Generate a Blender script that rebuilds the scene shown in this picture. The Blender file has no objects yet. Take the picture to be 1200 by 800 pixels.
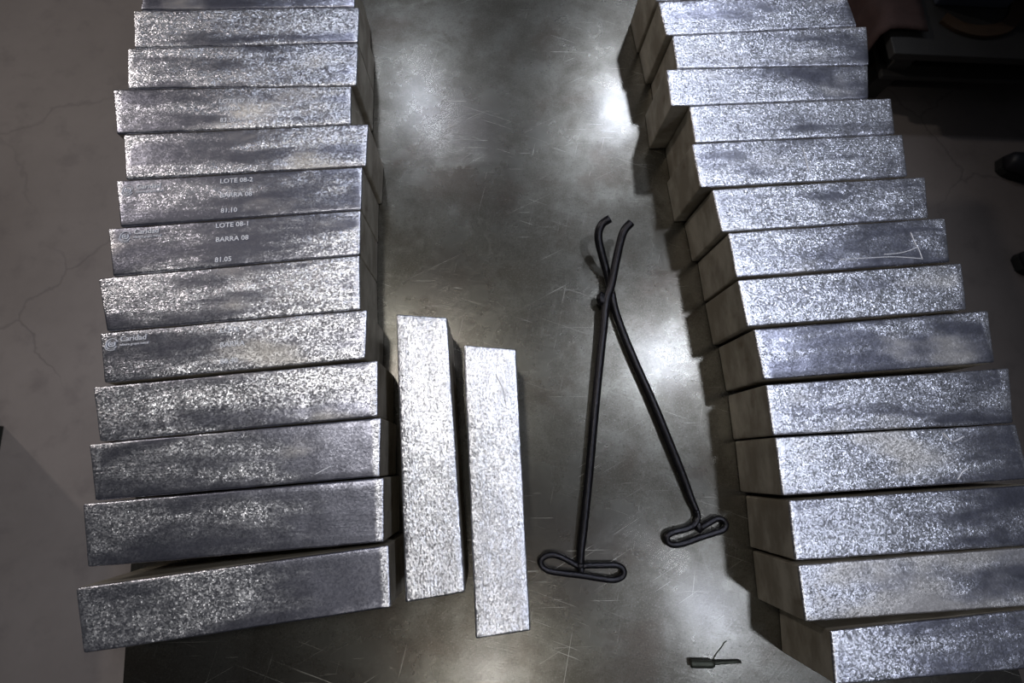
import bpy, bmesh, math, random
from mathutils import Vector, Matrix, noise

scene = bpy.context.scene
COL = scene.collection
TZ = 0.8                      # height of the table top above the floor

# ------------------------------------------------------------------ camera
cam_data = bpy.data.cameras.new('camera')
cam = bpy.data.objects.new('camera', cam_data)
COL.objects.link(cam)
cam_data.sensor_width = 36.0
cam_data.lens = 567.2 / 1200.0 * 36.0
R = ((0.99880365, -0.01214804, -0.04736767),
     (0.0, 0.96865163, -0.24842307),
     (0.04890062, 0.24812587, 0.96749278))
m = Matrix(R).to_4x4()
m.translation = Vector((0, 0, 0.91167 + TZ))
cam.matrix_world = m
cam_data.clip_start = 0.02
cam_data.dof.use_dof = True
cam_data.dof.focus_distance = 0.86
cam_data.dof.aperture_fstop = 3.2
scene.camera = cam

# ------------------------------------------------------------------ world, light, exposure
scene.view_settings.view_transform = 'Standard'
scene.view_settings.look = 'None'
scene.view_settings.gamma = 1.0
scene.view_settings.use_curve_mapping = False
scene.view_settings.exposure = -2.0
world = bpy.data.worlds.new('hall')
scene.world = world
world.use_nodes = True
bg = world.node_tree.nodes['Background']
bg.inputs['Color'].default_value = (0.80, 0.84, 1.0, 1)
bg.inputs['Strength'].default_value = 0.11


def lamp(name, x, y, h, power, color, target, cone, radius=0.16, blend=0.6):
    d = bpy.data.lights.new(name, 'SPOT')
    d.energy = power
    d.color = color
    d.shadow_soft_size = radius
    d.spot_size = math.radians(cone)
    d.spot_blend = blend
    o = bpy.data.objects.new(name, d)
    COL.objects.link(o)
    o.location = (x, y, TZ + h)
    v = Vector((target[0], target[1], TZ)) - o.location
    o.rotation_euler = v.to_track_quat('-Z', 'Y').to_euler()
    return o


COOL = (0.78, 0.84, 1.0)
WARM = (1.0, 0.97, 0.93)
# two rows of high-bay lamps over the hall (their mirror images are the glints on the plate)
lamp('high_bay_lamp', -0.86, 4.30, 4.2, 400, COOL, (-0.5, 0.8), 60)
lamp('high_bay_lamp', 1.60, 4.35, 4.2, 860, COOL, (0.3, 0.6), 40)
lamp('high_bay_lamp', -0.70, 0.87, 4.2, 470, WARM, (-0.6, 0.3), 60)
lamp('high_bay_lamp', 1.90, 1.15, 4.2, 700, COOL, (0.3, 0.2), 34)
lamp('high_bay_lamp', 0.05, -1.95, 4.2, 290, WARM, (-0.2, 0.0), 50)
lamp('high_bay_lamp', 2.15, -1.35, 4.2, 420, COOL, (0.4, 0.1), 34)
lamp('high_bay_lamp', -6.6, 4.6, 4.2, 1900, (1.0, 0.91, 0.86), (-2.4, 2.0), 40)


# ------------------------------------------------------------------ helpers
def tag(o, label=None, cat=None, group=None, kind=None):
    if label: o['label'] = label
    if cat: o['category'] = cat
    if group: o['group'] = group
    if kind: o['kind'] = kind
    return o


def empty(name, loc=(0, 0, 0), rz=0.0):
    o = bpy.data.objects.new(name, None)
    COL.objects.link(o)
    o.location = loc
    o.rotation_euler = (0, 0, rz)
    o.empty_display_size = 0.05
    return o


def link(name, me, mats=(), parent=None, loc=(0, 0, 0), rz=0.0):
    o = bpy.data.objects.new(name, me)
    for mt in mats: me.materials.append(mt)
    COL.objects.link(o)
    o.location = loc
    o.rotation_euler = (0, 0, rz)
    if parent: o.parent = parent
    return o


def bm_obj(name, bm, mats, parent=None, loc=(0, 0, 0), rz=0.0, smooth=False):
    me = bpy.data.meshes.new(name)
    bmesh.ops.recalc_face_normals(bm, faces=bm.faces)
    bm.to_mesh(me); bm.free()
    if smooth: me.shade_smooth()
    return link(name, me, mats if isinstance(mats, (list, tuple)) else [mats], parent, loc, rz)


def add_box(bm, x0, x1, y0, y1, z0, z1, bevel=0.0):
    vs = [bm.verts.new(p) for p in ((x0, y0, z0), (x1, y0, z0), (x1, y1, z0), (x0, y1, z0),
                                    (x0, y0, z1), (x1, y0, z1), (x1, y1, z1), (x0, y1, z1))]
    fs = [bm.faces.new([vs[i] for i in q]) for q in
          ((3, 2, 1, 0), (4, 5, 6, 7), (0, 1, 5, 4), (1, 2, 6, 5), (2, 3, 7, 6), (3, 0, 4, 7))]
    if bevel:
        es = {e for f in fs for e in f.edges}
        bmesh.ops.bevel(bm, geom=list(es), offset=bevel, segments=2, affect='EDGES', profile=0.5)


def box(name, mat, x0, x1, y0, y1, z0, z1, parent=None, bevel=0.003):
    bm = bmesh.new()
    add_box(bm, x0, x1, y0, y1, z0, z1, bevel)
    return bm_obj(name, bm, mat, parent)


def spline(pts, n):
    """Catmull-Rom through pts, n samples a span."""
    P = [Vector(p) for p in pts]
    P = [2 * P[0] - P[1]] + P + [2 * P[-1] - P[-2]]
    out = []
    for i in range(1, len(P) - 2):
        a, b, c, d = P[i - 1:i + 3]
        for k in range(n):
            t = k / n
            out.append(0.5 * (2 * b + (c - a) * t + (2 * a - 5 * b + 4 * c - d) * t * t + (3 * b - a - 3 * c + d) * t ** 3))
    out.append(P[-2])
    return out


def add_tube(bm, pts, rad, seg=12, n=4, cap=True):
    S = spline(pts, n)
    N = len(S)
    rings = []
    ref = Vector((0, 0, 1))
    for i, p in enumerate(S):
        t = (S[min(i + 1, N - 1)] - S[max(i - 1, 0)]).normalized()
        if i == 0 and abs(t.dot(ref)) > 0.9: ref = Vector((1, 0, 0))
        a = (ref - t * ref.dot(t)).normalized()
        b = t.cross(a)
        ref = a
        r = rad(i / (N - 1)) if callable(rad) else rad
        rings.append([bm.verts.new(p + (a * math.cos(q) + b * math.sin(q)) * r)
                      for q in (2 * math.pi * k / seg for k in range(seg))])
    for A, B in zip(rings, rings[1:]):
        for k in range(seg):
            bm.faces.new((A[k], A[(k + 1) % seg], B[(k + 1) % seg], B[k]))
    if cap:
        bm.faces.new(rings[0][::-1]); bm.faces.new(rings[-1])


def add_blob(bm, c, r, sx=1, sy=1, sz=1, lump=0.15, seed=0):
    g = bmesh.ops.create_icosphere(bm, subdivisions=3, radius=1.0)
    for v in g['verts']:
        k = 1 + lump * noise.noise(v.co * 1.7 + Vector((seed, 0, 0)))
        v.co = Vector(c) + Vector((v.co.x * sx, v.co.y * sy, v.co.z * sz)) * r * k


# ------------------------------------------------------------------ materials
class NT:
    def __init__(s, name):
        s.m = bpy.data.materials.new(name); s.m.use_nodes = True
        s.t = s.m.node_tree; s.b = s.t.nodes['Principled BSDF']
    def n(s, typ, **kw):
        o = s.t.nodes.new(typ)
        for k, v in kw.items():
            if k.startswith('i_'):
                key = k[2:]
                o.inputs[int(key) if key.isdigit() else key.replace('_', ' ')].default_value = v
            else: setattr(o, k, v)
        return o
    def l(s, a, b): s.t.links.new(a, b)
    def math(s, op, a, b=None, clamp=False):
        o = s.n('ShaderNodeMath', operation=op, use_clamp=clamp)
        for i, v in enumerate((a, b)):
            if v is None: continue
            if hasattr(v, 'links'): s.l(v, o.inputs[i])
            else: o.inputs[i].default_value = v
        return o.outputs[0]
    def step(s, v, lo, hi, a=0.0, b=1.0):
        o = s.n('ShaderNodeMapRange', interpolation_type='SMOOTHSTEP')
        s.l(v, o.inputs[0])
        for i, q in enumerate((lo, hi, a, b)): o.inputs[i + 1].default_value = q
        return o.outputs[0]
    def mix(s, f, a, b):
        o = s.n('ShaderNodeMix', data_type='RGBA')
        if hasattr(f, 'links'): s.l(f, o.inputs[0])
        else: o.inputs[0].default_value = f
        for v, i in ((a, 6), (b, 7)):
            if hasattr(v, 'links'): s.l(v, o.inputs[i])
            else: o.inputs[i].default_value = (*v, 1)
        return o.outputs[2]
    def noise(s, vec, scale, detail=2, rough=0.5, dist=0.0):
        o = s.n('ShaderNodeTexNoise')
        o.inputs['Scale'].default_value = scale; o.inputs['Detail'].default_value = detail
        o.inputs['Roughness'].default_value = rough; o.inputs['Distortion'].default_value = dist
        s.l(vec, o.inputs['Vector']); return o.outputs[0]
    def mapping(s, vec, scale=(1, 1, 1), rot=(0, 0, 0), loc=(0, 0, 0)):
        if any(rot):                     # turn first, stretch afterwards
            q = s.n('ShaderNodeMapping'); q.inputs['Rotation'].default_value = rot
            s.l(vec, q.inputs['Vector']); vec, rot = q.outputs[0], (0, 0, 0)
        o = s.n('ShaderNodeMapping')
        o.inputs['Scale'].default_value = scale; o.inputs['Rotation'].default_value = rot; o.inputs['Location'].default_value = loc
        s.l(vec, o.inputs['Vector']); return o.outputs[0]
    def coord(s, per_object=False):
        o = s.n('ShaderNodeTexCoord').outputs['Object']
        if not per_object: return o
        r = s.n('ShaderNodeObjectInfo').outputs['Random']
        a = s.n('ShaderNodeVectorMath', operation='SCALE'); a.inputs[0].default_value = (17, 31, 53)
        s.l(r, a.inputs['Scale'])
        b = s.n('ShaderNodeVectorMath', operation='ADD'); s.l(o, b.inputs[0]); s.l(a.outputs[0], b.inputs[1])
        return b.outputs[0]
    def attr(s, name):
        return s.n('ShaderNodeAttribute', attribute_type='OBJECT', attribute_name=name).outputs['Fac']
    def bump(s, h, strength, dist):
        o = s.n('ShaderNodeBump')
        if hasattr(strength, 'links'): s.l(strength, o.inputs['Strength'])
        else: o.inputs['Strength'].default_value = strength
        o.inputs['Distance'].default_value = dist
        s.l(h, o.inputs['Height']); return o.outputs[0]
    def out(s, **kw):
        for k, v in kw.items():
            i = s.b.inputs[k.replace('_', ' ')]
            if hasattr(v, 'links'): s.l(v, i)
            elif isinstance(v, tuple): i.default_value = (*v, 1)
            else: i.default_value = v
        return s.m


def plain(name, color, rough=0.6, metal=0.0, bump=0.0, scale=60.0, var=0.35):
    s = NT(name); c = s.coord()
    f = s.noise(c, scale * 0.25, 4)
    dark = tuple(v * (1 - var) for v in color)
    k = dict(Base_Color=s.mix(f, dark, tuple(min(1, v * (1 + var)) for v in color)), Roughness=rough, Metallic=metal)
    if bump: k['Normal'] = s.bump(s.noise(c, scale, 3), bump, 0.002)
    return s.out(**k)


def silver_top():
    s = NT('cast_silver')
    c0 = s.coord(); c = s.coord(True)
    x = s.n('ShaderNodeSeparateXYZ'); s.l(c0, x.inputs[0])
    # smooth, dark-mirroring areas against frosted crystalline ones
    patch = s.noise(s.mapping(c, (4.5, 22.0, 5.0)), 1.0, 3, 0.55, 0.4)
    ragged = s.noise(s.mapping(c, (70.0, 110.0, 70.0)), 1.0, 4, 0.7)
    m = s.math('ADD', patch, s.math('MULTIPLY', s.math('SUBTRACT', ragged, 0.5), 0.30))
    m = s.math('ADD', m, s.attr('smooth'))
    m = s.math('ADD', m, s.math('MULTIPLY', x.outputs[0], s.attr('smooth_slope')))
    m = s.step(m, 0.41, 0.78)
    ax = s.math('ABSOLUTE', x.outputs[0])
    m = s.math('MULTIPLY', m, s.step(ax, 0.198, 0.206, 1.0, 0.25))      # short ends kept frosted and pale, painting in the bright edge rim
    # crystalline facets: every little crystal tips its own way, over rolling cast relief
    wob = s.n('ShaderNodeTexNoise'); wob.inputs['Scale'].default_value = 300.0; s.l(c, wob.inputs['Vector'])
    wsc = s.n('ShaderNodeVectorMath', operation='SCALE'); wsc.inputs['Scale'].default_value = 0.003; s.l(wob.outputs['Color'], wsc.inputs[0])
    cw = s.n('ShaderNodeVectorMath', operation='ADD'); s.l(c, cw.inputs[0]); s.l(wsc.outputs[0], cw.inputs[1])
    def facets(scale, k, stretch=(1.0, 1.25, 1.0)):
        v = s.n('ShaderNodeTexVoronoi'); v.inputs['Scale'].default_value = scale
        s.l(s.mapping(cw.outputs[0], stretch), v.inputs['Vector'])
        d = s.n('ShaderNodeVectorMath', operation='SUBTRACT'); s.l(v.outputs['Color'], d.inputs[0]); d.inputs[1].default_value = (0.5, 0.5, 0.5)
        e = s.n('ShaderNodeVectorMath', operation='SCALE'); s.l(d.outputs[0], e.inputs[0]); e.inputs['Scale'].default_value = k
        return e.outputs[0], v
    f1, v1 = facets(400.0, 0.35)
    f2, v2 = facets(160.0, 0.13)
    fs = s.n('ShaderNodeVectorMath', operation='ADD'); s.l(f1, fs.inputs[0]); s.l(f2, fs.inputs[1])
    amount = s.math('MULTIPLY', s.step(m, 0.0, 1.0, 1.0, 0.22), s.attr('grain'))
    fa = s.n('ShaderNodeVectorMath', operation='SCALE'); s.l(fs.outputs[0], fa.inputs[0]); s.l(amount, fa.inputs['Scale'])
    grain = s.noise(s.mapping(c, (1.0, 1.3, 1.0)), 230.0, 2, 0.65)
    coarse = s.noise(c, 45.0, 3, 0.6)
    streak = s.noise(s.mapping(c, (22.0, 300.0, 60.0)), 1.0, 2, 0.6)
    where = s.step(s.noise(s.mapping(c, (6, 14, 6), loc=(11, 2, 5)), 1.0, 2), 0.45, 0.62)
    h = s.math('ADD', s.math('MULTIPLY', grain, 0.40), s.math('MULTIPLY', coarse, 0.18))
    h = s.math('ADD', h, s.math('MULTIPLY', s.math('MULTIPLY', streak, where), 0.4))
    bn = s.bump(h, s.step(m, 0.0, 1.0, 0.6, 0.14), 0.0030)
    na = s.n('ShaderNodeVectorMath', operation='ADD'); s.l(bn, na.inputs[0]); s.l(fa.outputs[0], na.inputs[1])
    nn = s.n('ShaderNodeVectorMath', operation='NORMALIZE'); s.l(na.outputs[0], nn.inputs[0])
    nrm = nn.outputs[0]
    # bright crystals among duller ones
    sp = s.n('ShaderNodeSeparateColor'); s.l(v1.outputs['Color'], sp.inputs[0])
    fleck = s.step(sp.outputs[0], 0.1, 0.8)
    col = s.mix(fleck, (0.56, 0.565, 0.61), (0.95, 0.95, 0.98))
    cloud = s.step(s.noise(s.mapping(c, (7, 20, 7), loc=(5, 9, 2)), 1.0, 4, 0.6), 0.35, 0.68)
    col = s.mix(s.math('MULTIPLY', cloud, 0.5), col, (0.40, 0.405, 0.44))
    col = s.mix(s.math('MULTIPLY', m, 0.9), col, (0.27, 0.275, 0.34))  # dark reflection in the smooth areas is put into the base colour
    tan = s.step(s.math('ADD', s.noise(s.mapping(c, (6, 12, 6), loc=(3, 7, 1)), 1.0, 3), s.attr('tan')), 0.60, 0.80)
    col = s.mix(s.math('MULTIPLY', tan, 0.5), col, (0.60, 0.55, 0.45))
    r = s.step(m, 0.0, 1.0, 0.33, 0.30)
    r = s.math('ADD', r, s.math('MULTIPLY', tan, 0.14))
    return s.out(Base_Color=col, Metallic=1.0, Roughness=r, Normal=nrm)


def silver_side():
    s = NT('mould_side_silver'); c = s.coord(True)
    a = s.noise(s.mapping(c, (10, 10, 22)), 1.0, 5, 0.6)
    col = s.mix(s.step(a, 0.35, 0.7), (0.30, 0.265, 0.21), (0.52, 0.48, 0.405))
    rust = s.step(s.noise(c, 22.0, 4), 0.62, 0.75)
    col = s.mix(s.math('MULTIPLY', rust, 0.5), col, (0.15, 0.105, 0.065))
    return s.out(Base_Color=col, Metallic=0.75, Roughness=0.55, Normal=s.bump(s.noise(s.mapping(c, (60, 60, 240)), 1.0, 3), 0.25, 0.001))


def steel_plate():
    s = NT('worn_steel_plate'); c = s.coord()
    big = s.noise(c, 2.6, 4, 0.55)
    mid = s.noise(c, 11.0, 6, 0.65, 0.2)
    fine = s.noise(c, 330.0, 3, 0.7)
    col = s.mix(s.step(mid, 0.30, 0.72), (0.078, 0.072, 0.058), (0.150, 0.145, 0.124))
    col = s.mix(s.step(big, 0.52, 0.70, 0, 0.4), col, (0.095, 0.082, 0.076))
    col = s.mix(s.step(fine, 0.50, 0.75, 0, 0.45), col, (0.24, 0.235, 0.205))
    stain = s.step(s.noise(s.mapping(c, (1, 1, 1), loc=(4, 9, 0)), 5.5, 6, 0.68, 0.5), 0.50, 0.66)
    col = s.mix(s.math('MULTIPLY', stain, 0.45), col, (0.075, 0.058, 0.045))
    pale = s.step(s.noise(s.mapping(c, (1, 1, 1), loc=(8, 1, 0)), 7.0, 6, 0.7, 0.8), 0.56, 0.74)
    col = s.mix(s.math('MULTIPLY', pale, 0.5), col, (0.24, 0.235, 0.20))
    grit = s.step(s.noise(c, 190.0, 2, 0.8), 0.52, 0.72)
    col = s.mix(s.math('MULTIPLY', grit, 0.5), col, (0.045, 0.042, 0.036))
    brush = s.noise(s.mapping(c, (14, 520, 1), (0, 0, 0.35)), 1.0, 3, 0.6, 0.3)
    brush2 = s.noise(s.mapping(c, (12, 480, 1), (0, 0, -0.6)), 1.0, 3, 0.6, 0.3)
    # sparse hair scratches in several directions
    scr = None
    for rot, sx, sy, th in ((0.45, 5, 520, 0.745), (1.9, 6, 480, 0.755), (2.75, 5, 560, 0.745), (0.1, 7, 500, 0.75)):
        q = s.step(s.noise(s.mapping(c, (sx, sy, 1), (0, 0, rot)), 1.0, 1, 0.5, 0.9), th, th + 0.03)
        scr = q if scr is None else s.math('MAXIMUM', scr, q)
    scr = s.math('MULTIPLY', scr, s.step(s.noise(c, 5.0, 2), 0.42, 0.60))
    col = s.mix(s.math('MULTIPLY', scr, 0.5), col, (0.75, 0.73, 0.66))
    r = s.step(mid, 0.25, 0.8, 0.30, 0.255)
    r = s.math('ADD', r, s.step(big, 0.3, 0.7, 0.03, -0.02))
    r = s.math('ADD', r, s.math('MULTIPLY', s.math('MULTIPLY', scr, 0.2), 1.0))
    h = s.math('ADD', s.math('MULTIPLY', fine, 0.55), s.math('MULTIPLY', mid, 0.04))
    h = s.math('ADD', h, s.math('MULTIPLY', s.math('MAXIMUM', brush, brush2), 0.9))
    s.b.inputs['Coat Tint'].default_value = (1, 1, 1, 1)
    return s.out(Base_Color=col, Metallic=0.96, Roughness=r, Normal=s.bump(h, 0.15, 0.0015), Coat_Normal=s.bump(h, 0.07, 0.0015), Coat_Weight=0.45, Coat_Roughness=0.14, Coat_IOR=1.4)


def concrete():
    s = NT('concrete_floor'); c = s.coord()
    a = s.noise(c, 1.3, 6, 0.65); b = s.noise(c, 9.0, 5, 0.6)
    col = s.mix(a, (0.125, 0.104, 0.093), (0.30, 0.262, 0.240))
    col = s.mix(s.step(b, 0.50, 0.75, 0, 0.4), col, (0.11, 0.092, 0.088))
    v = s.n('ShaderNodeTexVoronoi', feature='DISTANCE_TO_EDGE'); v.inputs['Scale'].default_value = 1.5
    w = s.n('ShaderNodeVectorMath', operation='ADD'); s.l(c, w.inputs[0])
    nz = s.n('ShaderNodeTexNoise'); nz.inputs['Scale'].default_value = 3.0; nz.inputs['Detail'].default_value = 5; s.l(c, nz.inputs['Vector'])
    k = s.n('ShaderNodeVectorMath', operation='SCALE'); k.inputs['Scale'].default_value = 0.45; s.l(nz.outputs['Color'], k.inputs[0])
    s.l(k.outputs[0], w.inputs[1]); s.l(w.outputs[0], v.inputs['Vector'])
    crack = s.step(v.outputs['Distance'], 0.0, 0.014, 1, 0)
    crack = s.math('MULTIPLY', crack, s.step(s.noise(c, 1.1, 2), 0.45, 0.6))
    col = s.mix(s.math('MULTIPLY', crack, 0.3), col, (0.06, 0.05, 0.05))
    h = s.math('SUBTRACT', b, s.math('MULTIPLY', crack, 0.8))
    return s.out(Base_Color=col, Roughness=0.72, Normal=s.bump(h, 0.3, 0.004))


M_TOP, M_SIDE, M_PLATE, M_FLOOR = silver_top(), silver_side(), steel_plate(), concrete()
M_STAMP = plain('stamped_silver', (0.72, 0.72, 0.74), 0.55, 0.4, 0.5, 500, 0.08)
M_IRON = plain('blackened_iron', (0.020, 0.019, 0.022), 0.30, 0.75, 0.35, 240)
M_BURR = plain('dark_tool_steel', (0.06, 0.065, 0.05), 0.40, 0.8, 0.5, 500)
M_FRAME = plain('painted_steel_frame', (0.05, 0.055, 0.06), 0.5, 0.2, 0.1, 40)
M_DECK = plain('grimy_platform_steel', (0.050, 0.048, 0.044), 0.6, 0.3, 0.3, 30)
M_SHEET = plain('blue_grey_sheet_metal', (0.11, 0.12, 0.155), 0.5, 0.4, 0.1, 30)
M_STRAP = plain('brown_leather', (0.06, 0.034, 0.016), 0.65, 0.0, 0.4, 80)
M_CLOTH = plain('red_brown_canvas', (0.07, 0.038, 0.032), 0.85, 0.0, 0.5, 120)
M_BIN = plain('black_green_plastic', (0.016, 0.020, 0.016), 0.5, 0.0, 0.1, 40)
M_BOOT = plain('black_boot_leather', (0.014, 0.014, 0.018), 0.5, 0.0, 0.3, 90)
M_SOLE = plain('black_rubber_sole', (0.010, 0.010, 0.010), 0.8, 0.0, 0.3, 90)

# ------------------------------------------------------------------ structure: the floor
bm = bmesh.new()
add_box(bm, -6, 6, 7, 7.2, -0.1, 7.0)
tag(bm_obj('wall_back', bm, plain('grey_hall_wall', (0.10, 0.10, 0.105), 0.8, 0.0, 0.2, 12)), 'dark grey wall of the hall', None, None, 'structure')
bm = bmesh.new()
add_box(bm, -6, 6, -5, 7, -0.1, 0.0)
tag(bm_obj('floor', bm, M_FLOOR), 'grey concrete floor with cracks and stains', None, None, 'structure')

# ------------------------------------------------------------------ the steel table
TROT = math.radians(-6.7)
table = empty('work_table', (0.16, 0.35, 0), -TROT)
tag(table, 'wide steel table whose scratched worn plate carries all the silver bars', 'table')
TX0, TX1, TD0, TD1 = -0.812, 0.68, -1.15, 1.2
box('tabletop', M_PLATE, TX0, TX1, TD0, TD1, TZ - 0.025, TZ, table, 0.002)
for sx in (-1, 1):
    for y in (TD0 + 0.1, TD1 - 0.1):
        xx = TX0 + 0.12 if sx < 0 else TX1 - 0.12
        box('leg', M_FRAME, xx - 0.035, xx + 0.035, y - 0.035, y + 0.035, 0, TZ - 0.105, table)
for y in (TD0 + 0.1, TD1 - 0.1):
    box('cross_rail', M_FRAME, TX0 + 0.06, TX1 - 0.06, y - 0.03, y + 0.03, TZ - 0.105, TZ - 0.025, table)
for sx in (-1, 1):
    xx = TX0 + 0.12 if sx < 0 else TX1 - 0.12
    box('side_rail', M_FRAME, xx - 0.03, xx + 0.03, TD0 + 0.13, TD1 - 0.13, TZ - 0.105, TZ - 0.025, table)


# ------------------------------------------------------------------ the bars
H = 0.1325


def graded(n, r, L):
    """-L/2..L/2 with extra stations inside the rounding radius."""
    e = [0, r * 0.25, r * 0.6, r]
    a = [-L / 2 + v for v in e]
    core = [-L / 2 + r + (L - 2 * r) * k / n for k in range(1, n)]
    return a + core + [-v for v in a[::-1]]


def bar_mesh(quad, u, c, seed, draft=0.0004, r=0.0034, rough=0.0007):
    v = Vector((-u.y, u.x))
    loc = [Vector(((Vector(q) - c).dot(u), (Vector(q) - c).dot(v))) for q in quad]   # TL TR BR BL
    L = 0.5 * ((loc[1] - loc[0]).length + (loc[2] - loc[3]).length)
    W = 0.5 * ((loc[0] - loc[3]).length + (loc[1] - loc[2]).length)
    X, Y, Z = graded(44, r, L), graded(9, r, W), graded(6, r, H)
    bm = bmesh.new()
    cache = {}
    off = Vector((seed * 7.31, seed * 3.7, seed * 1.9))

    def vert(i, j, k):
        key = (i, j, k)
        if key in cache: return cache[key]
        p = Vector((X[i], Y[j], Z[k]))
        q = Vector((max(-L / 2 + r, min(L / 2 - r, p.x)), max(-W / 2 + r, min(W / 2 - r, p.y)), max(-H / 2 + r, min(H / 2 - r, p.z))))
        d = p - q
        nrm = d.normalized()
        p = q + nrm * r
        top = max(0.0, min(1.0, (p.z + H / 2) / H))
        g = 1.0 if k > 1 else 0.0
        # uneven casting: low swells, then a cauliflower roughness; the underside stays flat
        a = noise.noise(p * 14 + off) * 0.9 + noise.noise(p * 42 + off) * 0.6 + noise.noise(p * 110 + off) * 0.45
        p = p + nrm * rough * a * (1.0 if top > 0.6 else 0.5) * g
        p.z = max(p.z, -H / 2)
        s, t = p.x / L + 0.5, p.y / W + 0.5
        b = (loc[3] * (1 - s) + loc[2] * s) * (1 - t) + (loc[0] * (1 - s) + loc[1] * s) * t
        out = 1 - top
        ed = Vector(((s - 0.5) * 2, (t - 0.5) * 2)) * draft * out
        cache[key] = bm.verts.new((b.x + ed.x * 2, b.y + ed.y, p.z + H / 2))
        return cache[key]

    nx, ny, nz = len(X) - 1, len(Y) - 1, len(Z) - 1

    def face(mi, *ks):
        f = bm.faces.new([vert(*k) for k in ks]); f.material_index = mi; f.smooth = True
    for i in range(nx):
        for j in range(ny):
            face(0, (i, j, nz), (i + 1, j, nz), (i + 1, j + 1, nz), (i, j + 1, nz))
            face(1, (i, j, 0), (i, j + 1, 0), (i + 1, j + 1, 0), (i + 1, j, 0))
    for k in range(nz):
        mi = 0 if k >= nz - 3 else 1
        for i in range(nx):
            face(mi, (i, 0, k), (i + 1, 0, k), (i + 1, 0, k + 1), (i, 0, k + 1))
            face(mi, (i, ny, k), (i, ny, k + 1), (i + 1, ny, k + 1), (i + 1, ny, k))
        for j in range(ny):
            face(mi, (0, j, k), (0, j, k + 1), (0, j + 1, k + 1), (0, j + 1, k))
            face(mi, (nx, j, k), (nx, j + 1, k), (nx, j + 1, k + 1), (nx, j, k + 1))
    me = bpy.data.meshes.new('silver_bar')
    bm.to_mesh(me); bm.free()
    return me


BARS = {}


def bar(key, quad, smooth, slope, tan, label, group):
    long_x = key[0] != 'M'
    Q = [Vector(q) for q in quad]
    if not long_x:                      # crosswise bars: the long axis points up the picture
        Q = [Q[3], Q[0], Q[1], Q[2]]
    u = ((Q[1] - Q[0]) + (Q[2] - Q[3])).normalized()
    c = sum(Q, Vector((0, 0))) / 4
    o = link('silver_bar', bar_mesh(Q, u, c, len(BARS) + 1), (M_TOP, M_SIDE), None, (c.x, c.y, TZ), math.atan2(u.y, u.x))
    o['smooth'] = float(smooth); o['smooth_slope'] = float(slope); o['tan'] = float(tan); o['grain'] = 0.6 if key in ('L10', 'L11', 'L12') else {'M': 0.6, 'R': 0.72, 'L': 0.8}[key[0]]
    tag(o, label, 'silver bar', group)
    BARS[key] = (o, c, u)
    return o


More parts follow.
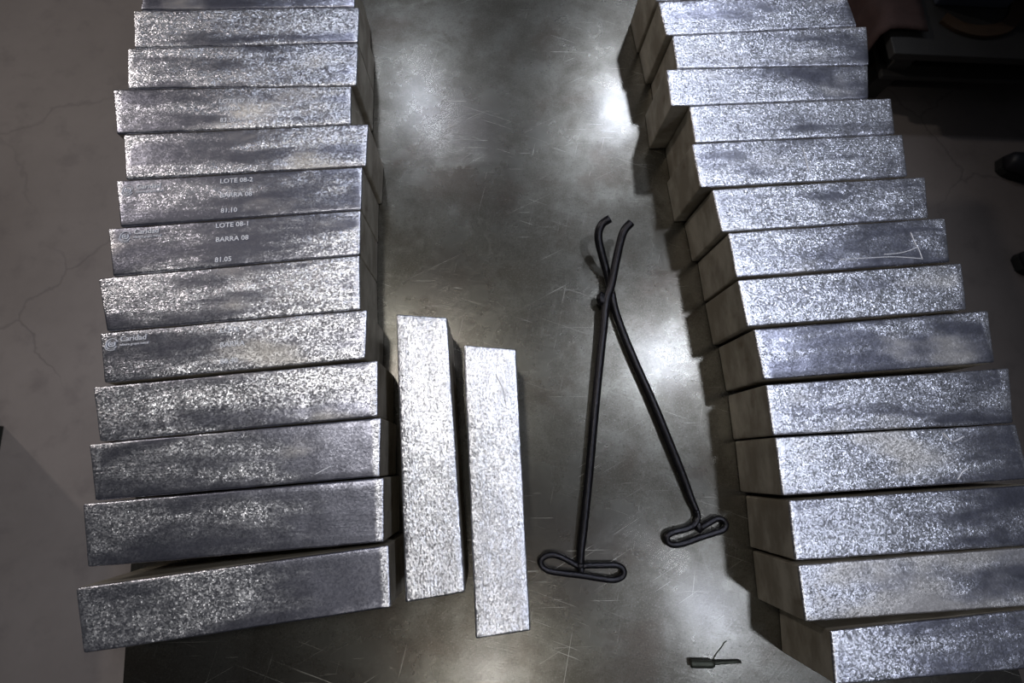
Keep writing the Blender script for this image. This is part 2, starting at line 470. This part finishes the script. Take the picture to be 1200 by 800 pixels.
Q = {
 'L0':[(-0.6856, 0.9373), (-0.28, 0.9674), (-0.2736, 0.8822), (-0.6792, 0.8513)],
 'L1':[(-0.6921, 0.8485), (-0.2652, 0.881), (-0.2611, 0.7962), (-0.6738, 0.7627)],
 'L2':[(-0.6862, 0.7598), (-0.2609, 0.7944), (-0.2558, 0.6972), (-0.6695, 0.671)],
 'L3':[(-0.6944, 0.6676), (-0.2652, 0.6948), (-0.2599, 0.6115), (-0.6696, 0.5742)],
 'L4':[(-0.658, 0.5733), (-0.2273, 0.6125), (-0.2255, 0.5244), (-0.6367, 0.484)],
 'L5':[(-0.6524, 0.4806), (-0.2314, 0.522), (-0.2271, 0.4371), (-0.6277, 0.393)],
 'L6':[(-0.6477, 0.389), (-0.2278, 0.4352), (-0.2228, 0.3515), (-0.6227, 0.3037)],
 'L7':[(-0.6458, 0.2991), (-0.2234, 0.3496), (-0.2145, 0.2527), (-0.6132, 0.2089)],
 'L8':[(-0.6241, 0.2058), (-0.2033, 0.2521), (-0.2005, 0.1691), (-0.6003, 0.1251)],
 'L9':[(-0.6158, 0.1186), (-0.1799, 0.1659), (-0.1736, 0.0755), (-0.5895, 0.0348)],
 'L10':[(-0.6047, 0.0315), (-0.1683, 0.0739), (-0.1649, -0.0156), (-0.5783, -0.0504)],
 'L11':[(-0.5945, -0.0544), (-0.1583, -0.0175), (-0.1523, -0.1098), (-0.5702, -0.1411)],
 'L12':[(-0.5804, -0.1678), (-0.1447, -0.1138), (-0.1367, -0.1985), (-0.5528, -0.2507)],
 'M1':[(-0.1557, 0.2454), (-0.0706, 0.2407), (-0.0306, -0.1795), (-0.1164, -0.1921)],
 'M2':[(-0.0423, 0.1939), (0.0452, 0.187), (0.0653, -0.2312), (-0.0139, -0.241)],
 'R0':[(0.3414, 0.9296), (0.7504, 0.9772), (0.7605, 0.8902), (0.3513, 0.845)],
 'R1':[(0.3638, 0.8445), (0.7818, 0.8907), (0.7678, 0.792), (0.3666, 0.765)],
 'R2':[(0.3445, 0.7616), (0.7661, 0.7901), (0.7512, 0.7108), (0.3477, 0.6753)],
 'R3':[(0.3833, 0.6765), (0.7988, 0.7131), (0.7906, 0.6296), (0.3875, 0.5952)],
 'R4':[(0.3802, 0.5927), (0.805, 0.6289), (0.796, 0.5357), (0.3882, 0.4993)],
 'R5':[(0.4095, 0.4955), (0.8304, 0.5357), (0.8184, 0.4483), (0.4187, 0.4099)],
 'R6':[(0.4302, 0.4078), (0.8503, 0.4494), (0.8385, 0.3607), (0.4353, 0.3227)],
 'R7':[(0.4369, 0.3175), (0.8611, 0.3588), (0.8488, 0.2692), (0.4441, 0.2318)],
 'R8':[(0.4547, 0.2271), (0.8884, 0.2678), (0.8764, 0.1733), (0.4605, 0.1397)],
 'R9':[(0.4629, 0.1311), (0.9006, 0.1643), (0.882, 0.0694), (0.464, 0.0482)],
 'R10':[(0.4669, 0.0445), (0.8863, 0.0678), (0.8856, -0.0211), (0.4663, -0.046)],
 'R11':[(0.4755, -0.0532), (0.8948, -0.0297), (0.8924, -0.1203), (0.4729, -0.1409)],
 'R12':[(0.4764, -0.1474), (0.8957, -0.1219), (0.8954, -0.2051), (0.4759, -0.2257)],
 'R13':[(0.5123, -0.2377), (0.9311, -0.2055), (0.9272, -0.2865), (0.5077, -0.3084)],
 'R-1':[(0.3264, 1.0196), (0.7354, 1.0672), (0.7456, 0.9799), (0.3366, 0.9323)],
}
GL, GR, GM = 'silver bars in the left row', 'silver bars in the right row', 'loose silver bars lying lengthwise'
SPEC = [
    ('L0', 0.14, 0.00, 0.02, 'silver bar cut off by the top edge, farthest of the left row', GL),
    ('L1', 0.06, 0.10, 0.02, 'left row silver bar with two dark oval patches, second from the far end', GL),
    ('L2', 0.05, 0.00, 0.05, 'left row silver bar with tan streaks, just behind the bar that sticks out left', GL),
    ('L3', 0.07, -0.10, 0.06, 'silver bar sticking out farthest left in the far half, cast lot number lettering faint', GL),
    ('L4', 0.09, 0.10, 0.05, 'silver bar pushed inward with a large dark oval patch, fifth from the far end', GL),
    ('L5', 0.22, -0.35, 0.00, 'left row silver bar stamped LOTE 08-2, round emblem at its left end', GL),
    ('L6', 0.14, -0.40, 0.04, 'left row silver bar stamped LOTE 08-1, dark streak along its middle', GL),
    ('L7', 0.06, -0.25, 0.03, 'frosty silver bar in the left row between two emblem stamped bars', GL),
    ('L8', 0.04, -0.40, 0.06, 'pale dull silver bar with a faint emblem stamp at its left end, left row', GL),
    ('L9', 0.06, 0.35, 0.0, 'left row silver bar half frosted, fourth from the near end, dark hollow right of centre', GL),
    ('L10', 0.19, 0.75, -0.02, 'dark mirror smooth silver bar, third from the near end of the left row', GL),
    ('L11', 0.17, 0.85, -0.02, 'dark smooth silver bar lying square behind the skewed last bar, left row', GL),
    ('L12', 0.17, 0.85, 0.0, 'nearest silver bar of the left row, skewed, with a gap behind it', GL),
    ('M1', -0.14, 0.00, -0.06, 'bright silver bar lying lengthwise against the ends of the left row', GM),
    ('M2', -0.16, 0.00, -0.08, 'bright silver bar lying lengthwise nearer the tongs, set lower', GM),
    ('R-1', 0.00, 0.10, 0.0, 'silver bar mostly beyond the top edge, only its inner end showing, right row', GR),
    ('R0', 0.04, 0.20, 0.0, 'silver bar cut off by the top edge at the far end of right row', GR),
    ('R1', 0.00, 0.30, 0.04, 'right row silver bar between the topmost one and the one pushed inward', GR),
    ('R2', 0.02, 0.50, 0.0, 'right row silver bar pushed inward, exposed end corner, beside the far dark platform', GR),
    ('R3', -0.03, 0.40, 0.0, 'right row silver bar just nearer than the inward pushed one, set back from it', GR),
    ('R4', 0.00, 0.30, 0.0, 'right row silver bar with a white scratch across a dark middle patch', GR),
    ('R5', -0.02, 0.30, 0.0, 'evenly frosted right row silver bar level with the tong jaws', GR),
    ('R6', 0.03, 0.55, 0.0, 'right row silver bar with white crack lines near its outer end', GR),
    ('R7', -0.06, 0.20, 0.02, 'evenly grainy bright right row silver bar level with the tong pivot', GR),
    ('R8', 0.15, -0.10, 0.02, 'right row silver bar with a big dark blue bare patch in its frosting', GR),
    ('R9', 0.00, 0.50, 0.03, 'bright right row silver bar level with the middle of the tong arms', GR),
    ('R10', 0.00, 0.50, 0.09, 'right row silver bar with white squiggles near its outer end', GR),
    ('R11', 0.06, 0.50, -0.02, 'bluish grainy silver bar right beside the smaller tong handle, dark gaps either side', GR),
    ('R12', 0.02, 0.45, 0.20, 'near end right row silver bar with a wide cream stain, next to last', GR),
    ('R13', 0.09, 0.30, -0.02, 'nearest silver bar of right row, set back outward, cut off by the bottom edge', GR),
]
for key, sm, sl, tn, lab, grp in SPEC:
    bar(key, Q[key], sm, sl, tn, lab, grp)


# ------------------------------------------------------------------ cast lettering and emblems
def text_mesh(body, size, spacing=1.0):
    cu = bpy.data.curves.new('lettering', 'FONT')
    cu.body = body; cu.size = size; cu.extrude = 0.0004; cu.offset = size * 0.012; cu.resolution_u = 2
    cu.space_character = spacing
    tmp = bpy.data.objects.new('lettering', cu)
    COL.objects.link(tmp)
    me = bpy.data.meshes.new_from_object(tmp.evaluated_get(bpy.context.evaluated_depsgraph_get()))
    bpy.data.objects.remove(tmp); bpy.data.curves.remove(cu)
    me.name = 'lettering'
    return me


def stamp(key, name, me, x, y, label=None, mat=None):
    o, c, u = BARS[key]
    d = Vector((x, y)) - c
    p = link(name, me, (mat or M_STAMP,), o, (d.dot(u), d.dot(Vector((-u.y, u.x))), H + 0.0004))
    if label: p['label'] = label
    return p


def emblem_mesh(r=0.0088):
    bm = bmesh.new()
    def arc(rad, a0, a1, tube):
        pts = [(rad * math.cos(math.radians(a0 + (a1 - a0) * k / 10)), rad * math.sin(math.radians(a0 + (a1 - a0) * k / 10)), 0) for k in range(11)]
        add_tube(bm, pts, tube, 6, 1)
    arc(r, 20, 330, 0.0008)
    arc(r * 0.55, 120, 400, 0.0010)
    arc(r * 0.2, 0, 330, 0.0009)
    arc(r * 1.25, 195, 300, 0.0006)
    me = bpy.data.meshes.new('emblem')
    bmesh.ops.recalc_face_normals(bm, faces=bm.faces)
    bm.to_mesh(me); bm.free()
    return me


E_ME = emblem_mesh()
T_NAME, T_SUB = text_mesh('Caridad', 0.0128), text_mesh('minera grupo metal', 0.0056)
for key, e, t in (('L5', (-0.6281, 0.4619), (-0.6150, 0.4645)), ('L6', (-0.6158, 0.3749), (-0.6030, 0.3790)), ('L8', (-0.6009, 0.1878), (-0.5895, 0.1920))):
    _, c, u = BARS[key]; v = Vector((-u.y, u.x))
    stamp(key, 'emblem', E_ME, *e, label='round cast emblem')
    stamp(key, 'lettering', T_NAME, *t, label='cast name reading Caridad')
    s2 = Vector(t) - v * 0.0072
    stamp(key, 'lettering', T_SUB, s2.x, s2.y, label='small cast line under the name')
for key, rows in (('L5', (('LOTE 08-2', (-0.4758, 0.4800)), ('BARRA 08', (-0.4719, 0.4520)), ('81.10', (-0.4661, 0.4230)))),
                  ('L6', (('LOTE 08-1', (-0.4705, 0.3940)), ('BARRA 08', (-0.4667, 0.3680)), ('81.05', (-0.4625, 0.3310)))),
                  ('L3', (('LOTE 07 108', (-0.5018, 0.6450)), ('BARRA', (-0.4996, 0.6290)), ('83.50', (-0.4941, 0.6050)))),
                  ('L8', (('LOTE', (-0.4361, 0.2080)), ('BARRA', (-0.4330, 0.1840)), ('80.40', (-0.4287, 0.1570))))):
    for body, (x, y) in rows:
        stamp(key, 'lettering', text_mesh(body, 0.0125), x, y, label='cast line reading ' + body)

RIDGES = {'R6': [[(0.7753, 0.4176), (0.7791, 0.3971), (0.7831, 0.3853), (0.7864, 0.3634)], [(0.7838, 0.3887), (0.7624, 0.3797), (0.7385, 0.3741), (0.7155, 0.3719)], [(0.6315, 0.3601), (0.6883, 0.3646), (0.7371, 0.3674), (0.7852, 0.3651)]], 'R4': [[(0.5972, 0.5908), (0.5991, 0.5703), (0.6009, 0.5389)]], 'R10': [[(0.7536, 0.0527), (0.7666, 0.0389), (0.7893, 0.0473)], [(0.7608, -0.0221), (0.7724, -0.0101), (0.7825, -0.0048)]], 'R12': [[(0.4982, -0.1737), (0.5011, -0.1808), (0.5037, -0.1891)], [(0.5717, -0.1969), (0.5851, -0.2041), (0.5986, -0.2101)]], 'L10': [[(-0.2628, -0.0133), (-0.2494, -0.0057), (-0.2396, -0.0007)]], 'M2': [[(0.0116, 0.1451), (0.0229, 0.1213), (0.0271, 0.1005)]], }
for key, lines in RIDGES.items():
    o, c, u = BARS[key]
    v = Vector((-u.y, u.x))
    for ln in lines:
        bm = bmesh.new()
        add_tube(bm, [((Vector(p) - c).dot(u), (Vector(p) - c).dot(v), H + 0.0002) for p in ln], 0.0009, 6, 5)
        bm_obj('casting_ridge', bm, M_STAMP, o, smooth=True)['label'] = 'thin pale raised casting line'


# ------------------------------------------------------------------ the tongs
ARM_A = [(0.2755, 0.4614, 0.062), (0.2621, 0.4463, 0.055), (0.2546, 0.4212, 0.046), (0.2467, 0.3837, 0.036), (0.2383, 0.3423, 0.027), (0.2289, 0.3139, 0.0215), (0.2214, 0.2576, 0.017), (0.2105, 0.1823, 0.013), (0.1972, 0.0855, 0.01), (0.1828, -0.0218, 0.0085), (0.1704, -0.1089, 0.0075), (0.1646, -0.1439, 0.0075), (0.1631, -0.1646, 0.0075)]
ARM_B = [(0.2335, 0.4686, 0.062), (0.2177, 0.4581, 0.055), (0.2128, 0.4367, 0.046), (0.2212, 0.4064, 0.033), (0.2337, 0.3733, 0.017), (0.2432, 0.3313, 0.0085), (0.2493, 0.2959, 0.0075), (0.2621, 0.2504, 0.0075), (0.2836, 0.1892, 0.0075), (0.3117, 0.1152, 0.0075), (0.3382, 0.0376, 0.0075), (0.3574, -0.019, 0.0075), (0.3696, -0.0592, 0.0075), (0.3774, -0.0784, 0.007), (0.379, -0.0901, 0.006), (0.3717, -0.1017, 0.006), (0.3561, -0.1095, 0.006), (0.3308, -0.115, 0.006), (0.3203, -0.1214, 0.006), (0.321, -0.1313, 0.006), (0.3306, -0.1356, 0.006), (0.3478, -0.1336, 0.006), (0.3732, -0.126, 0.006), (0.4053, -0.1169, 0.006), (0.4214, -0.112, 0.006), (0.4291, -0.1034, 0.006), (0.4249, -0.0947, 0.006), (0.4141, -0.0925, 0.006), (0.3977, -0.0996, 0.006), (0.382, -0.1082, 0.006)]
LOOP_A = [(0.1662, -0.1704, 0.006), (0.1539, -0.1659, 0.006), (0.1315, -0.1546, 0.006), (0.1141, -0.1503, 0.006), (0.0994, -0.154, 0.006), (0.0939, -0.1632, 0.006), (0.1016, -0.1732, 0.006), (0.1187, -0.1781, 0.006), (0.1638, -0.1836, 0.006), (0.1949, -0.1884, 0.006), (0.2206, -0.1914, 0.006), (0.2359, -0.1861, 0.006), (0.2387, -0.1759, 0.006), (0.2271, -0.1682, 0.006), (0.1958, -0.1679, 0.006), (0.1748, -0.1677, 0.006), (0.1662, -0.1704, 0.006)]
BLOBS = [(0.2203, 0.3164, 0.019), (0.1631, -0.1674, 0.007), (0.1643, -0.175, 0.007), (0.379, -0.1067, 0.006)]
ORG = Vector((0.25, 0.15, 0))


def loc(pts): return [Vector(p) - ORG + Vector((0, 0, 0.0012)) for p in pts]


tongs = empty('lifting_tongs', (ORG.x, ORG.y, TZ))
tag(tongs, 'black iron scissor tongs with looped handles lying open on the plate', 'tongs')
bm = bmesh.new(); add_tube(bm, loc(ARM_A), lambda t: 0.0082 if t < 0.75 else 0.0082 - 0.0014 * (t - 0.75) / 0.25, 14, 6)
bm_obj('arm', bm, M_IRON, tongs, smooth=True)
bm = bmesh.new(); add_tube(bm, loc(ARM_B[:14]), lambda t: 0.0082 if t < 0.8 else 0.0082 - 0.0025 * (t - 0.8) / 0.2, 14, 6)
bm_obj('arm', bm, M_IRON, tongs, smooth=True)
bm = bmesh.new(); add_tube(bm, loc(LOOP_A), 0.0054, 12, 5); bm_obj('handle', bm, M_IRON, tongs, smooth=True)
bm = bmesh.new(); add_tube(bm, loc(ARM_B[13:]), 0.0056, 12, 5); bm_obj('handle', bm, M_IRON, tongs, smooth=True)
B_ = loc(BLOBS)
bm = bmesh.new(); add_blob(bm, B_[0], 0.0105, 0.9, 1.3, 1.0, 0.35, 2); bm_obj('pivot_rivet', bm, M_IRON, tongs, smooth=True)
bm = bmesh.new(); add_blob(bm, B_[1], 0.0078, 1.0, 1.1, 0.8, 0.3, 5); add_blob(bm, B_[2], 0.0065, 0.9, 1.1, 0.8, 0.3, 6)
bm_obj('weld_bead', bm, M_IRON, tongs, smooth=True)
bm = bmesh.new(); add_blob(bm, B_[3], 0.0072, 1.0, 1.2, 0.8, 0.3, 8); bm_obj('weld_bead', bm, M_IRON, tongs, smooth=True)

# ------------------------------------------------------------------ the small burr and a stray wire
BURR = [(0.3447, -0.3219, 0.0045), (0.3783, -0.3231, 0.0045), (0.3902, -0.322, 0.0045), (0.4323, -0.3213, 0.003)]
HAIR = [(0.3858, -0.3184, 0.002), (0.3927, -0.3095, 0.002), (0.4015, -0.301, 0.001), (0.4083, -0.2933, 0.001), (0.4131, -0.2908, 0.001)]
b0 = Vector(BURR[0])
burr = empty('rotary_burr', (b0.x, b0.y, TZ))
tag(burr, 'small dark rotary burr with thin shank lying at the near edge of the plate', 'tool bit')
P = [Vector((p[0] - b0.x, p[1] - b0.y, 0.0062 if i < 2 else (0.0052 if i == 2 else 0.0035))) for i, p in enumerate(BURR)]
bm = bmesh.new(); add_tube(bm, [P[0], P[0].lerp(P[1], 0.12), P[1], P[1].lerp(P[2], 0.6)], lambda t: 0.0050 if t < 0.08 else (0.0062 if t < 0.72 else 0.0062 - 0.0034 * (t - 0.72) / 0.28), 16, 6)
bm_obj('head', bm, M_BURR, burr, smooth=True)
bm = bmesh.new(); add_tube(bm, [P[1].lerp(P[2], 0.5), P[2], P[3]], lambda t: 0.0032 - 0.001 * t, 12, 4)
bm_obj('shank', bm, M_BURR, burr, smooth=True)
h0 = Vector((HAIR[0][0], HAIR[0][1], 0))
bm = bmesh.new(); add_tube(bm, [Vector(p) - h0 + Vector((0, 0, 0.0004 - p[2] * 0)) - Vector((0, 0, p[2])) + Vector((0, 0, 0.0003)) for p in HAIR], 0.0007, 6, 3)
w = bm_obj('wire_strand', bm, M_BURR, None, (h0.x, h0.y, TZ))
tag(w, 'hair thin curved wire strand just above the burr shank', 'wire')

# ------------------------------------------------------------------ things in the dark beyond the table
plat = empty('equipment_platform', (2.0, 1.9, 0))
tag(plat, 'dark low two-tier steel platform on the floor behind the right row', 'platform')
box('deck', M_DECK, -0.46, 0.9, -0.37, 0.62, 0.232, 0.262, plat)
box('lower_shelf', M_DECK, -0.42, 0.9, -0.37, 0.60, 0.135, 0.155, plat)
for x in (-0.36, 0.80):
    for y in (-0.30, 0.52):
        box('post', M_DECK, x - 0.04, x + 0.04, y - 0.04, y + 0.04, 0, 0.232, plat)
# two blue-grey sheet metal cases standing on it, a brown strap looped round the first
case = empty('metal_case', (1.86, 1.93, 0.262))
tag(case, 'blue-grey sheet metal case on the dark platform, brown strap before it', 'case')
box('body', M_SHEET, -0.11, 0.19, -0.16, 0.17, 0.0, 0.16, case, 0.008)
box('lid', M_SHEET, -0.115, 0.195, -0.165, 0.175, 0.16, 0.185, case, 0.006)
bm = bmesh.new(); add_tube(bm, [(-0.02, -0.166, 0.12), (0.02, -0.185, 0.11), (0.08, -0.185, 0.11), (0.12, -0.166, 0.12)], 0.008, 8, 4)
bm_obj('handle', bm, M_FRAME, case, smooth=True)
case = empty('metal_case', (2.35, 1.93, 0.262))
tag(case, 'wider blue-grey sheet metal case at the top right corner of the photo', 'case')
box('body', M_SHEET, -0.20, 0.26, -0.16, 0.17, 0.0, 0.18, case, 0.008)
box('lid', M_SHEET, -0.205, 0.265, -0.165, 0.175, 0.18, 0.205, case, 0.006)


def ribbon(name, mat, pts, half, thick, parent=None, label=None, cat=None, n=5, axis=Vector((0, 1, 0)), ground=0.0):
    S = spline(pts, n); bm = bmesh.new(); rows = []
    for i, p in enumerate(S):
        t = (S[min(i + 1, len(S) - 1)] - S[max(i - 1, 0)]).normalized()
        s = (axis - t * axis.dot(t)).normalized(); nn = t.cross(s)
        if nn.z < 0: nn = -nn
        rows.append([bm.verts.new(p + s * a * half + nn * b) for a, b in ((-1, 0), (1, 0), (1, thick), (-1, thick))])
    for A, B in zip(rows, rows[1:]):
        for k in range(4): bm.faces.new((A[k], A[(k + 1) % 4], B[(k + 1) % 4], B[k]))
    bm.faces.new(rows[0][::-1]); bm.faces.new(rows[-1])
    o = bm_obj(name, bm, mat, parent, smooth=False)
    if label: tag(o, label, cat)
    return o


strap = ribbon('leather_strap', M_STRAP, [(0, 0, 0), (0.06, -0.045, 0.0), (0.15, -0.06, 0.0), (0.25, -0.03, 0.0), (0.315, 0.05, 0.0), (0.34, 0.16, 0.0)], 0.026, 0.012, None,
               'curved brown leather strap lying on the platform between the cases', 'strap', axis=Vector((0, 0, 1)).cross(Vector((1, 0, 0))))
strap.location = (1.768, 1.705, 0.2632)
# canvas hanging over the left end of the platform
bm = bmesh.new()
rows = []
NU, NV = 26, 14
for i in range(NU + 1):
    row = []
    for j in range(NV + 1):
        a, b = i / NU, j / NV
        y = -0.20 + 0.50 * a
        fold = 0.018 * math.sin(a * 22 + b * 1.3) * (0.3 + b)
        d = b * 0.42
        if d < 0.16: x, z = 0.16 - d, 0.0
        else: x, z = -0.004 - 0.06 * (d - 0.16) - fold * 0.8, -(d - 0.16)
        row.append(bm.verts.new((x - 0.02, y - 0.05 * b + 0.02 * math.sin(b * 5), z + 0.010 + abs(fold) * 0.5 * (1 if d < 0.16 else 0.2))))
    rows.append(row)
for A, B in zip(rows, rows[1:]):
    for j in range(NV): bm.faces.new((A[j], A[j + 1], B[j + 1], B[j]))
cl = bm_obj('canvas_sack', bm, M_CLOTH, None, (1.533, 1.82, 0.270), smooth=True)
md = cl.modifiers.new('thickness', 'SOLIDIFY'); md.thickness = 0.006; md.offset = 1
tag(cl, 'reddish brown folded canvas draped over the platform end beyond the right row', 'canvas')

# dark bin at the left edge of the photo
binn = empty('storage_bin', (-1.735, -0.155, 0), 0.09)
tag(binn, 'black plastic bin on the floor at the left edge of the photo', 'bin')
bm = bmesh.new()
def ring(hx, hy, z): return [bm.verts.new((sx * hx, sy * hy, z)) for sx, sy in ((-1, -1), (1, -1), (1, 1), (-1, 1))]
A, B_, C_, D_ = ring(0.15, 0.27, 0), ring(0.155, 0.275, 0.36), ring(0.148, 0.268, 0.36), ring(0.144, 0.264, 0.012)
for P_, Q_ in ((A, B_), (B_, C_), (C_, D_)):
    for k in range(4): bm.faces.new((P_[k], P_[(k + 1) % 4], Q_[(k + 1) % 4], Q_[k]))
bm.faces.new(A[::-1]); bm.faces.new(D_)
bm_obj('body', bm, M_BIN, binn)
box('lid', M_BIN, -0.16, 0.16, -0.28, 0.28, 0.36, 0.385, binn, 0.008)


# dark boots at the right edge
def boot(x, y, rz, label):
    b = empty('work_boot', (x, y, 0), rz)
    tag(b, label, 'boot', 'boots at the right edge')
    bm = bmesh.new(); secs = []
    prof = [(-0.135, 0.028, 0.075), (-0.12, 0.040, 0.085), (-0.085, 0.047, 0.088), (-0.03, 0.048, 0.10), (0.02, 0.043, 0.14), (0.07, 0.041, 0.17), (0.12, 0.040, 0.18), (0.148, 0.030, 0.18)]
    for px, hw, top in prof:
        secs.append([bm.verts.new((px, hw * math.cos(q), 0.028 + (top - 0.028) * max(0, math.sin(q)) ** 0.7)) for q in (math.pi * k / 10 for k in range(11))])
    for A_, B2 in zip(secs, secs[1:]):
        for k in range(10): bm.faces.new((A_[k], A_[k + 1], B2[k + 1], B2[k]))
        bm.faces.new((A_[10], A_[0], B2[0], B2[10]))
    bm.faces.new(secs[0]); bm.faces.new(secs[-1][::-1])
    bm_obj('upper', bm, M_BOOT, b, smooth=True)
    bm = bmesh.new(); add_tube(bm, [(0.085, 0, 0.15), (0.09, 0, 0.22), (0.09, 0, 0.30)], lambda t: 0.052 + 0.008 * t, 16, 4)
    bm_obj('shaft', bm, M_BOOT, b, smooth=True)
    bm = bmesh.new(); lo, hi = [], []
    for px, py in [(-0.14, -0.025), (-0.12, -0.043), (-0.08, -0.05), (0.02, -0.046), (0.12, -0.044), (0.152, -0.03), (0.152, 0.03), (0.12, 0.044), (0.02, 0.046), (-0.08, 0.05), (-0.12, 0.043), (-0.14, 0.025)]:
        lo.append(bm.verts.new((px, py, 0))); hi.append(bm.verts.new((px, py, 0.03)))
    n = len(lo)
    for k in range(n): bm.faces.new((lo[k], lo[(k + 1) % n], hi[(k + 1) % n], hi[k]))
    bm.faces.new(lo[::-1]); bm.faces.new(hi)
    bm_obj('sole', bm, M_SOLE, b)


boot(2.24, 0.80, 0.15, 'dark round-toed boot whose tip shows lower at the right edge')
boot(2.28, 1.20, -0.25, 'dark boot in the gloom higher up at the right edge')
